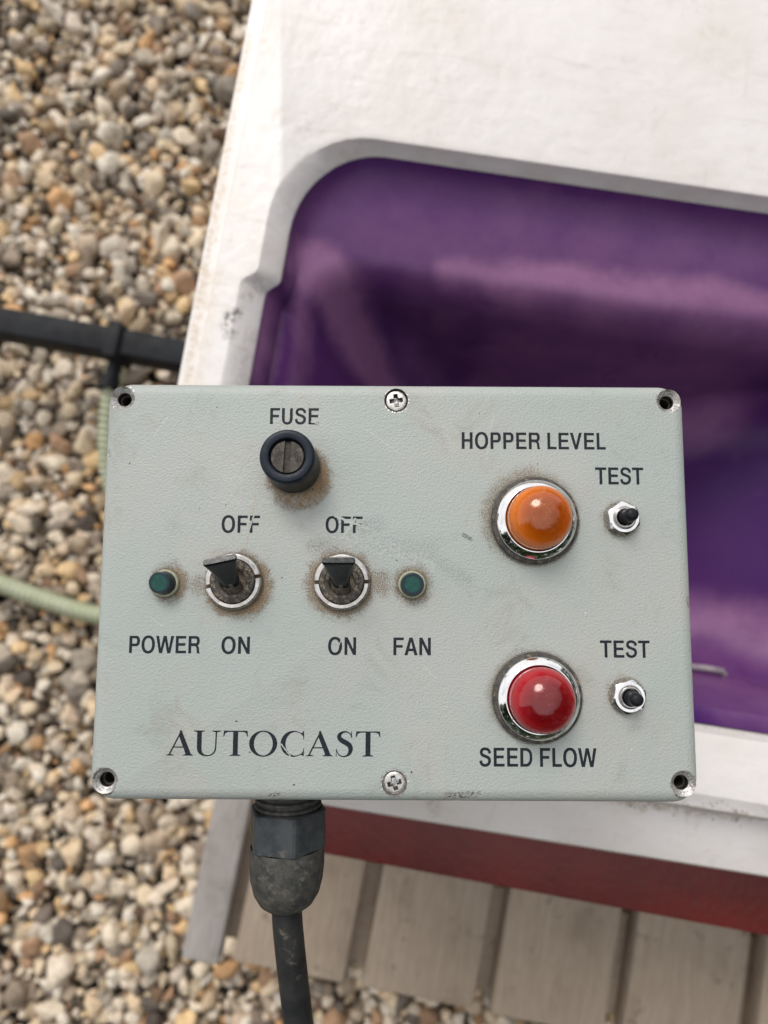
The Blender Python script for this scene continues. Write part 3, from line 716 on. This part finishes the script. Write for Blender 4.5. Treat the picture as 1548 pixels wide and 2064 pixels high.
# fuse holder
fx, fy = FUSE
V, F = lathe(mmv([(7.75, -.5), (7.7, 2.0), (7.55, 7.8), (7.66, 8.6), (7.66, 10.0), (7.35, 10.7), (6.9, 10.95), (5.5, 10.9), (5.15, 10.7), (5.0, 10.2), (4.95, 8.6), (0, 8.6)]), 72)
fh = mesh('fuse_holder', V, F, M_BLUEBLK, boxe, (fx * MM, fy * MM, 0)); fh.data.materials.append(M_GLAND2)
for p_ in fh.data.polygons:
    if p_.center.z < .0078: p_.material_index = 1
fh.scale = (1, 1, 1.12)
V, F = lathe(mmv([(0, 9.0), (4.55, 9.0), (4.6, 9.9), (4.45, 10.15), (0, 10.2)]), 48)
fc = mesh('fuse_cap', V, F, M_CAPGREY, fh)
V, F = box(-.95 * MM, .95 * MM, -5 * MM, 5 * MM, 9.4 * MM, 12 * MM)
c = mesh('c', V, F, M_CAPGREY, None, (fx * MM, fy * MM, BOX_Z)); c.rotation_euler = (0, 0, R(-3)); bpy.context.view_layer.update(); boolean(fc, [c])
V, F = box(-.93 * MM, .93 * MM, -4.3 * MM, 4.3 * MM, 9.2 * MM, 9.52 * MM)
o = mesh('slot', V, F, M_SLOT, fh); o.rotation_euler = (0, 0, R(-3))

# indicator lamps
for (x, y), lm, nm in ((AMBER, M_AMBER, 'amber domed lamp in a chrome bezel'), (RED, M_RED, 'red domed lamp in a chrome bezel')):
    V, F = lathe(mmv([(12.45, -.4), (12.7, .5), (12.6, 1.3), (12.1, 1.7), (9, 1.75)]), 72)
    o = mesh('indicator_lamp', V, F, M_RUBBER, boxe, (x * MM, y * MM, 0)); o['label'] = nm
    o.scale = (1, 1.01, 1); 
    V, F = lathe(mmv([(11.45, 1.6), (11.5, 2.6), (11.35, 2.85), (9.7, 4.05), (9.5, 4.15), (9.3, 4.1), (9.15, 3.6), (9.1, 1.8)]), 96)
    mesh('bezel', V, F, M_CHROME, o, angle=50)
    dome = [(8.9 * math.cos(t), 6.0 + 7.4 * math.sin(t)) for t in np.linspace(0, math.pi / 2, 22)]
    inner = [(8.1 * math.cos(t), 6.0 + 6.6 * math.sin(t)) for t in np.linspace(math.pi / 2, 0, 18)]
    prof = [(8.95, 2.4), (8.98, 4.4)] + [(max(a, 0), b) for a, b in dome[:-1]] + [(0, 13.4)]
    prof += [(0, 12.6)] + inner[1:] + [(8.1, 2.4), (8.95, 2.4)]
    V, F = lathe(mmv(prof), 72); mesh('lens', V, F, lm, o, angle=60)
    V, F = lathe(mmv([(8.0, 5.2), (6.5, 3.0), (4.2, 1.9), (2.6, 1.8)]), 48); mesh('reflector', V, F, M_REFL, o)
    V, F = lathe(mmv([(2.4, 1.9), (2.4, 5.5), (2.2, 7.5), (1.5, 8.8), (.6, 9.4), (0, 9.5)]), 32); mesh('bulb', V, F, M_BULB, o)

# hexagon nut helper (chamfered)
def hexnut(ac, h, z0, rot, rin):
    n = 72; loops = []
    def hexr(a): 
        a = (a - rot) % (math.pi / 3); return (ac * math.cos(math.pi / 6)) / math.cos(a - math.pi / 6)
    def lp(fn, z): return [(fn(2 * math.pi * i / n) * MM * math.cos(2 * math.pi * i / n), fn(2 * math.pi * i / n) * MM * math.sin(2 * math.pi * i / n), z * MM) for i in range(n)]
    af = ac * math.cos(math.pi / 6)
    loops.append(lp(lambda a: hexr(a), z0)); 
    loops.append([(x, y, (z0 + h - .55 * max(0, (math.hypot(x, y) / MM - af)) - .12) * MM) for x, y, _ in loops[0]])
    loops.append(lp(lambda a: af * .965, z0 + h)); loops.append(lp(lambda a: rin + .35, z0 + h)); loops.append(lp(lambda a: rin, z0 + h - .3)); loops.append(lp(lambda a: rin, z0))
    return loft(loops)
for (x, y), rot, lean, nm in ((BTN1, R(97 - 60), (-3, 5), 'hex'), (BTN2, R(78 - 60), (2, 2), 'hex')):
    V, F = hexnut(5.0, 2.3, 0, rot, 3.05)
    tb = mesh('test_button', V, F, M_CHROME, boxe, (x * MM, y * MM, 0), angle=22)
    V, F = lathe(mmv([(3.0, 0.2), (3.0, 2.7), (2.85, 2.95), (2.6, 2.95), (2.5, 2.6), (2.45, 1.5), (0, 1.5)]), 36); mesh('threaded_collar', V, F, M_STEM if False else M_NICKEL, tb)
    V, F = lathe(mmv([(2.3, .6), (2.3, 3.3), (2.05, 3.6), (1.95, 5.2), (1.85, 6.2), (1.5, 6.85), (.8, 7.2), (0, 7.25)]), 36)
    o = mesh('plunger', V, F, M_BLACK, tb); o.rotation_euler = (R(lean[0]), R(lean[1]), 0)

# toggle switches
def toggle(x, y, twist, nutrot, leanx):
    V, F = lathe(mmv([(6.3, -.2), (6.35, 2.4), (6.1, 2.75), (5.6, 2.85), (5.0, 2.75), (4.85, 2.55), (4.1, 2.45), (3.75, 2.2), (3.7, 1.0), (3.4, -1.5), (0, -1.6)]), 64)
    sw = mesh('toggle_switch', V, F, M_BUSH, boxe, (x * MM, y * MM, 0))
    V, F = lathe(mmv([(6.45, -.1), (6.45, 2.0), (6.6, 2.2), (7.55, 2.25), (7.9, 2.05), (8.1, 1.6), (8.12, .7), (7.95, .1), (7.6, -.1), (6.45, -.1)]), 96)
    nut = mesh('dress_nut', V, F, M_NICKEL, sw)
    V, F = box(-9.5 * MM, -5.8 * MM, -.55 * MM, .55 * MM, -.5 * MM, 3 * MM); V2, F2 = box(5.8 * MM, 9.5 * MM, -.55 * MM, .55 * MM, -.5 * MM, 3 * MM)
    cs = [mesh('c', V, F, M_NICKEL, None, (x * MM, y * MM, BOX_Z)), mesh('c', V2, F2, M_NICKEL, None, (x * MM, y * MM, BOX_Z))]
    for c in cs: c.rotation_euler = (0, 0, R(nutrot))
    bpy.context.view_layer.update(); boolean(nut, cs)
    V, F = box(-.75 * MM, .75 * MM, -6.2 * MM, -4.9 * MM, 2.55 * MM, 2.93 * MM)
    mesh('key_slot', V, F, M_DARKHOLE, sw)
    # lever: stem then flared paddle
    rot = Matrix.Rotation(R(leanx), 4, 'Y') @ Matrix.Rotation(R(-25), 4, 'X') @ Matrix.Rotation(R(twist), 4, 'Z')
    base = Vector((0, -1.9 * MM, -.2 * MM))
    V, F = lathe(mmv([(0, 0), (2.55, 0), (2.4, 3.0), (2.05, 6.2), (0, 6.2)]), 28)
    st = mesh('stem', V, F, M_STEM, sw); st.matrix_local = Matrix.Translation(base) @ rot
    loops = []
    for z, hw, ht, rr in ((3.0, 1.5, 1.5, 1.45), (3.4, 2.2, 2.0, 1.9), (4.4, 2.55, 2.15, 1.95), (6.6, 2.65, 1.95, 1.6), (9.2, 2.95, 1.6, 1.2), (12.0, 3.42, 1.3, .9), (14.6, 4.05, 1.15, .8), (15.9, 4.42, 1.1, .75), (16.3, 4.42, 1.0, .7), (16.6, 4.25, .8, .6)):
        loops.append(rrect(-hw * MM, hw * MM, -ht * MM, ht * MM, min(rr, ht * .98) * MM, z * MM, 6))
    V, F = loft(loops, cap0=True, cap1=True)
    lv = mesh('lever', V, F, M_LEVER, sw, angle=50); lv.matrix_local = Matrix.Translation(base) @ rot
toggle(*SW1, 14, 12, -1); toggle(*SW2, 0, 1, 0)

# small green indicators
for i, (x, y) in enumerate((LED1, LED2)):
    V, F = lathe(mmv([(4.0, -.1), (4.05, .5), (3.8, .95), (3.45, 1.0), (3.3, .8), (0, .7)]), 40)
    o = mesh('small_indicator', V, F, M_COLLAR, boxe, (x * MM, y * MM, 0)); o['label'] = ('small dark green cap light above POWER', 'small dark green cap light above FAN')[i]
    r_ = (3.15, 3.3)[i]; h_ = (4.7, 3.6)[i]
    V, F = lathe(mmv([(r_ + .15, .6), (r_, h_ - .6), (r_ - .18, h_ - .12), (r_ - .55, h_), (r_ - .9, h_ - .05), (0, h_ + (-.1, .12)[i])]), 40)
    mesh('lens', V, F, M_GREEN, o)

# cable gland and cable
GZ = -21.0
gx0 = (at(580, 1680, BOX_Z + GZ * MM).x) / MM
def lat_y(prof, name, mat, parent, seg=48, angle=38):
    V, F = lathe(mmv(prof), seg, axis='-Y'); return mesh(name, V, F, mat, parent, angle=angle)
th = [(0, 0)]; yy = 0
while yy < 13.0: th += [(10.4, yy), (10.4, yy + .7), (9.5, yy + 1.1), (9.5, yy + 1.6)]; yy += 2.1
th += [(0, yy)]
V, F = lathe(mmv(th), 48, axis='-Y')
gl = mesh('cable_gland', V, F, M_GLAND2, boxe, (gx0 * MM, -59.0 * MM, GZ * MM))
n = 72; ac = 12.7
def hexy(rot, ycap):
    loops = []
    for y_, f_ in ((9.6, .93), (9.9, 1.0), (20.8, 1.0), (21.2, .97)):
        lp = []
        for i in range(n):
            a = 2 * math.pi * i / n; rr = ac * math.cos(math.pi / 6) / math.cos((a - rot) % (math.pi / 3) - math.pi / 6)
            rr = min(rr, ac * .965) * f_
            lp.append((rr * math.cos(a) * MM, -y_ * MM, rr * math.sin(a) * MM))
        loops.append(lp)
    inn = [[(10.7 * math.cos(2 * math.pi * i / n) * MM, -y_ * MM, 10.7 * math.sin(2 * math.pi * i / n) * MM) for i in range(n)] for y_ in (14, 9.6)]
    V, F = loft(inn + loops, cap0=True, cap1=True); return V, F
V, F = hexy(R(12), 0); mesh('hex_nut', V, F, M_GLAND, gl, angle=20)
lat_y([(11.4, 21.0), (11.6, 21.6), (11.6, 27), (11.2, 31), (10.2, 35), (8.4, 38), (6.6, 39.4), (5.2, 39.6), (5.0, 38)], 'dome_nut', M_GLAND2, gl)
c0 = Vector((gx0 * MM, -59 * MM - .035, BOX_Z + GZ * MM))
P = resample(crom([c0, c0 + Vector((.0005, -.012, -.001)), c0 + Vector((.003, -.045, -.010)), c0 + Vector((.006, -.10, -.035)), c0 + Vector((-.004, -.20, -.12)), c0 + Vector((-.03, -.33, -.30)), c0 + Vector((-.08, -.48, -.43)), c0 + Vector((-.2, -.6, -.45))], 10), .004)
V, F = tube(P, .0047, 20); cb = mesh('cable', V, F, M_CABLE)
tag(cb, 'black round cable coming out of the gland under the control box', 'cable')
# steel bracket that carries the box from the red frame
M_BRK = simple('bracket steel', (.20, .20, .21), (.28, .27, .26), 60, .5, metal=.6)
br = empty('mounting_bracket', (0.0, -.01, BOX_Z - .0562))
tag(br, 'steel bracket hidden behind the control box, holding it above the hopper rim', 'bracket')
V, F = box(-.05, .05, -.04, .04, -.004, 0); bevel(mesh('plate', V, F, M_BRK, br), .0005)
dz = (.290) - (BOX_Z - .0562)
q = at(700, 1560, .290)
V, F = tube([Vector((0, 0, -.003)), Vector((0, -.01, -.02)), Vector((q.x, q.y + .01 + .0, dz + .001))], .009, 16); mesh('arm', V, F, M_BRK, br)

# ------------------------------------------------------------------ lettering
LZ = .035 * MM
def text_mesh(s, name, x0, x1, y0, y1, off=.0, label=None, z=LZ, parent=None, mat=None, rot=0):
    cu = bpy.data.curves.new('t', 'FONT'); cu.body = s; cu.size = 1; cu.offset = off; cu.fill_mode = 'FRONT'; cu.resolution_u = 6
    cu.space_character = 1.06
    ob = bpy.data.objects.new('t', cu); C.objects.link(ob)
    dg = bpy.context.evaluated_depsgraph_get(); dg.update(); me = bpy.data.meshes.new_from_object(ob.evaluated_get(dg))
    bpy.data.objects.remove(ob)
    n_ = len(me.vertices); co = np.zeros(n_ * 3); me.vertices.foreach_get('co', co); co = co.reshape(-1, 3)
    mn, mxx = co.min(0), co.max(0)
    co[:, 0] = (x0 + (co[:, 0] - mn[0]) / (mxx[0] - mn[0]) * (x1 - x0)) * MM
    co[:, 1] = (y0 + (co[:, 1] - mn[1]) / (mxx[1] - mn[1]) * (y1 - y0)) * MM
    co[:, 2] = z
    me.vertices.foreach_set('co', co.ravel()); me.update(); me.materials.clear(); me.materials.append(mat or M_INK); me.name = name
    for p_ in me.polygons:
        if p_.normal.z < 0: p_.flip()
    o = bpy.data.objects.new(name, me); link(o, parent if parent is not None else boxe)
    if label: o['label'] = label
    return o
# FUSE moulded twice on the cap
for s, cx, cy, a in (('FUSE', -2.5, 0, 62), ('FUSE', 2.6, .2, -62)):
    o = text_mesh(s, 'moulded_lettering', -1.9, 1.9, -.65, .65, .02, None, 10.26 * MM, fh, M_SLOT)
    o.rotation_euler = (0, 0, R(a)); o.location = (cx * MM, cy * MM, 0)

def ell(cx, cy, a, b, t0, t1, n=40): return [(cx + a * math.cos(R(t0 + (t1 - t0) * i / n)), cy + b * math.sin(R(t0 + (t1 - t0) * i / n))) for i in range(n + 1)]
def stroke(cl):
    P = crom([(x, y, 0) for x, y, _ in cl], 6); Wd = crom([(w, 0, 0) for *_, w in cl], 6); Lf, Rt = [], []
    for i, p in enumerate(P):
        t = (P[min(i + 1, len(P) - 1)] - P[max(i - 1, 0)]).normalized(); nrm = Vector((-t.y, t.x, 0)) * max(Wd[i].x, .8)
        Lf.append(((p + nrm).x, (p + nrm).y)); Rt.append(((p - nrm).x, (p - nrm).y))
    return Lf + Rt[::-1]

def fill(contours):
    cu = bpy.data.curves.new('t', 'CURVE'); cu.dimensions = '2D'; cu.fill_mode = 'BOTH'
    for c in contours:
        sp = cu.splines.new('POLY'); sp.points.add(len(c) - 1); sp.use_cyclic_u = True
        for q_, (x, y) in zip(sp.points, c): q_.co = (x, y, 0, 1)
    ob = bpy.data.objects.new('t', cu); C.objects.link(ob); dg = bpy.context.evaluated_depsgraph_get(); dg.update()
    me = bpy.data.meshes.new_from_object(ob.evaluated_get(dg)); bpy.data.objects.remove(ob)
    V = [(v.co.x, v.co.y) for v in me.vertices]; F = [tuple(p_.vertices) for p_ in me.polygons]; bpy.data.meshes.remove(me); return V, F
def sup(cx, cy, a, b, t0, t1, n=14, e=2.35):
    o = []
    for i in range(n + 1):
        t = R(t0 + (t1 - t0) * i / n); c_, s_ = math.cos(t), math.sin(t)
        o.append((cx + a * math.copysign(abs(c_) ** (2 / e), c_), cy + b * math.copysign(abs(s_) ** (2 / e), s_)))
    return o
SX, SY = 148, 110
def bowl(x0, xr, y0, y1, s_x=SX, s_y=SY, stem=True):
    """outer right half and inner hole of a bowl between y0 and y1"""
    cx = xr - (y1 - y0) * .5; cy = (y0 + y1) / 2; b = (y1 - y0) / 2
    outer = [(cx, y1)] + sup(cx, cy, xr - cx, b, 90, -90, 20) + [(cx, y0)]
    inner = [(x0 + s_x, y1 - s_y)] + sup(cx, cy, xr - s_x - cx, b - s_y, 90, -90, 20) + [(x0 + s_x, y0 + s_y)]
    return outer, inner
po, pi_ = bowl(78, 622, 282, 718); do, di = bowl(78, 675, 0, 718)
do = [(330, 718)] + sup(330, 359, 345, 359, 90, -90, 24) + [(330, 0)]; di = [(78 + SX, 718 - SY)] + sup(325, 359, 222, 359 - SY, 90, -90, 24) + [(78 + SX, SY)]
GLY = {
 'H': (722, [[(78, 0), (78, 718), (78 + SX, 718), (78 + SX, 420), (644 - SX, 420), (644 - SX, 718), (644, 718), (644, 0), (644 - SX, 0), (644 - SX, 420 - SY), (78 + SX, 420 - SY), (78 + SX, 0)]]),
 'O': (778, [sup(389, 359, 345, 376, 0, 354, 59, 2.2), sup(389, 359, 345 - SX, 376 - SY, 0, 354, 59, 2.2)]),
 'P': (667, [[(78, 0), (78, 718)] + po + [(78 + SX, 282), (78 + SX, 0)], pi_]),
 'R': (722, [[(78, 0), (78, 718)] + bowl(78, 655, 312, 718)[0][:-3] + [(520, 335), (585, 300), (622, 240), (632, 110), (645, 50), (675, 18), (675, 0), (532, 0), (515, 50), (505, 180), (480, 262), (400, 300), (78 + SX, 300), (78 + SX, 0)], [(78 + SX, 718 - SY)] + bowl(78, 655, 312, 718)[1][1:-1] + [(78 + SX, 312 + SY)]]),
 'E': (667, [[(86, 0), (86, 718), (617, 718), (617, 718 - SY), (86 + SX, 718 - SY), (86 + SX, 422), (585, 422), (585, 422 - SY), (86 + SX, 422 - SY), (86 + SX, SY), (628, SY), (628, 0)]]),
 'F': (625, [[(86, 0), (86, 718), (598, 718), (598, 718 - SY), (86 + SX, 718 - SY), (86 + SX, 415), (545, 415), (545, 415 - SY), (86 + SX, 415 - SY), (86 + SX, 0)]]),
 'L': (570, [[(76, 0), (76, 718), (76 + SX, 718), (76 + SX, SY), (545, SY), (545, 0)]]),
 'T': (625, [[(14, 718), (611, 718), (611, 718 - SY), (312 + SX / 2, 718 - SY), (312 + SX / 2, 0), (312 - SX / 2, 0), (312 - SX / 2, 718 - SY), (14, 718 - SY)]]),
 'V': (667, [[(18, 718), (175, 718), (334, 200), (492, 718), (649, 718), (402, 0), (266, 0)]]),
 'A': (667, [[(6, 0), (255, 718), (412, 718), (661, 0), (503, 0), (452, 165), (215, 165), (164, 0)], [(248, 272), (419, 272), (334, 560)]]),
 'N': (722, [[(76, 0), (76, 718), (225, 718), (505, 240), (505, 718), (646, 718), (646, 0), (498, 0), (217, 475), (217, 0)]]),
 'U': (722, [[(78, 718), (78 + SX, 718)] + sup(361, 290, 283 - SX, 305 - SY, 180, 360, 24) + [(644 - SX, 718), (644, 718)] + sup(361, 290, 283, 305, 360, 180, 24)]),
 'D': (722, [[(78, 0), (78, 718)] + do, di]),
 'W': (944, [[(10, 718), (160, 718), (264, 210), (392, 718), (552, 718), (680, 210), (784, 718), (934, 718), (762, 0), (600, 0), (472, 500), (344, 0), (182, 0)]]),
}
GLY['S'] = (667, [stroke([(560, 500, 68), (535, 585, 65), (455, 650, 58), (335, 676, 54), (215, 655, 58), (145, 590, 66), (138, 520, 70), (190, 445, 64), (335, 392, 58), (475, 340, 62), (542, 270, 69), (538, 175, 70), (480, 92, 62), (345, 44, 55), (205, 68, 60), (128, 135, 65), (106, 225, 68)])])
W = [('FUSE', -37.3, -22.8, 47.9, 53.0, 'black word FUSE above the fuse holder'), ('HOPPER LEVEL', 19.6, 62.2, 40.75, 45.95, 'black words HOPPER LEVEL above the amber lamp'),
     ('TEST', 58.85, 73.05, 30.3, 35.55, 'black word TEST above the upper button'), ('TEST', 58.95, 73.2, -20.15, -15.1, 'black word TEST above the lower button'),
     ('OFF', -50.75, -39.6, 15.35, 20.6, 'black word OFF above the power switch'), ('OFF', -20.35, -9.55, 15.45, 20.5, 'black word OFF above the fan switch'),
     ('POWER', -76.2, -55.9, -19.6, -14.5, 'black word POWER'), ('ON', -49.75, -41.6, -19.65, -14.6, 'black word ON below the power switch'),
     ('ON', -19.15, -11.1, -19.8, -14.6, 'black word ON below the fan switch'), ('FAN', -.4, 10.35, -19.8, -14.6, 'black word FAN'), ('SEED FLOW', 24.0, 57.15, -50.75, -45.4, 'black words SEED FLOW below the red lamp')]
for s_, x0, x1, y0, y1, lb in W:
    V, F = [], []; ox = 0; cols = []
    for ch in s_:
        if ch == ' ': ox += 250; continue
        w_, cs = GLY[ch]; v, f = fill(cs); n0 = len(V); V += [(a + ox, b) for a, b in v]; F += [tuple(i + n0 for i in q_) for q_ in f]; ox += w_
    xm, xM = min(v[0] for v in V), max(v[0] for v in V)
    V = [((x0 + (a - xm) / (xM - xm) * (x1 - x0)) * MM, (y0 + .08 + b / 718 * (y1 - y0 - .16)) * MM, LZ) for a, b in V]
    me = bpy.data.meshes.new('lettering'); me.from_pydata(V, [], F); me.update()
    for p_ in me.polygons:
        if p_.normal.z < 0: p_.flip()
    me.materials.append(M_INK); o = link(bpy.data.objects.new('lettering', me), boxe); o['label'] = lb
A_ = [[(0, 0), (0, 2.6), (9, 5.5), (49.5, 92), (47.5, 96.5), (53, 101.5), (55.5, 101.5), (94, 7), (102, 2.6), (102, 0), (63.5, 0), (63.5, 2.6), (73.5, 6), (64.5, 31.5), (27.5, 31.5), (15.5, 6), (29, 2.6), (29, 0)], [(30, 36), (62.5, 36), (47.3, 75)]]
U_ = [[(0, 100), (0, 97.4), (13, 93.5), (13.5, 32), (15.5, 19), (22, 8), (34, 0), (52, -2.6), (68, 0), (80, 8), (86.5, 20), (88, 33), (89.5, 93), (106, 97.4), (106, 100), (71, 100), (71, 97.4), (84, 93), (83, 33), (80.5, 20), (74, 10), (64, 4), (53, 2.6), (42, 5.5), (34, 13.5), (31.5, 26), (31, 93.5), (43, 97.4), (43, 100)]]
T_ = [[(0, 77), (2, 100), (93, 100), (95, 77), (92, 77), (87.5, 90), (78, 94.8), (57, 95.2), (57, 6), (68, 2.8), (68, 0), (26, 0), (26, 2.8), (38, 6), (38, 95.2), (18, 94.8), (8, 90), (3, 77)]]
O_ = [ell(54, 49, 54, 52, 0, 354, 59), ell(54.5, 49, 36, 47, 0, 354, 59)]
C_ = [[(90, 68), (90, 100), (87.5, 100), (84, 94)] + ell(50, 49, 50, 52, 56, 303, 44) + [(84, 4), (87.5, 0), (89.5, 0), (91, 32), (88.5, 32)] + ell(57, 49, 38, 47, 322, 38, 40)[0:] + [(87, 68)]]
S_ = [stroke([(61, 76, 1.2), (56.5, 89, 2), (43, 97.5, 2.5), (26, 95.5, 4.2), (15.5, 86, 7), (14.5, 74, 8.5), (24, 63, 9.5), (40, 54, 10), (53.5, 43, 9.5), (58, 28, 8.5), (53, 11, 6.2), (41, 1.5, 3.2), (27, -.3, 2.4), (13, 7, 2), (4.5, 24, 1.2)])]
S2_ = [[(59, 100), (62, 100), (63.5, 72), (60.5, 72)], [(1.5, 0), (4, 0), (5, 30), (2.2, 30)]]
unit = 60.48 / 1395; kx = 1.7 * unit
def poly_text(contours, ox, z):
    cu = bpy.data.curves.new('t', 'CURVE'); cu.dimensions = '2D'; cu.fill_mode = 'BOTH'
    for c in contours:
        sp = cu.splines.new('POLY'); sp.points.add(len(c) - 1); sp.use_cyclic_u = True
        for q_, (x, y) in zip(sp.points, c): q_.co = (x, y, 0, 1)
    ob = bpy.data.objects.new('t', cu); C.objects.link(ob); dg = bpy.context.evaluated_depsgraph_get(); dg.update()
    me = bpy.data.meshes.new_from_object(ob.evaluated_get(dg)); bpy.data.objects.remove(ob)
    V = [((-64.43 + (ox - 45) * unit + v.co.x * kx) * MM, (-48.1 + v.co.y * .0695) * MM, z) for v in me.vertices]
    F = [tuple(p_.vertices) for p_ in me.polygons]; bpy.data.meshes.remove(me); return V, F
V, F = [], []
for cs, ox, z in ((A_, 45, 0), (U_, 220, 0), (T_, 413, 0), (O_, 583, 0), (C_, 788, 0), (A_, 955, 0), (S_, 1147, 0), (S2_, 1147, 4e-6), (T_, 1278, 0)):
    v, f = poly_text(cs, ox, LZ + z); V_n = len(V); V += v; F += [tuple(i + V_n for i in q_) for q_ in f]
me = bpy.data.meshes.new('lettering'); me.from_pydata(V, [], F); me.update()
for p_ in me.polygons:
    if p_.normal.z < 0: p_.flip()
me.materials.append(M_INK); o = link(bpy.data.objects.new('lettering', me), boxe); o['label'] = 'black serif word AUTOCAST'
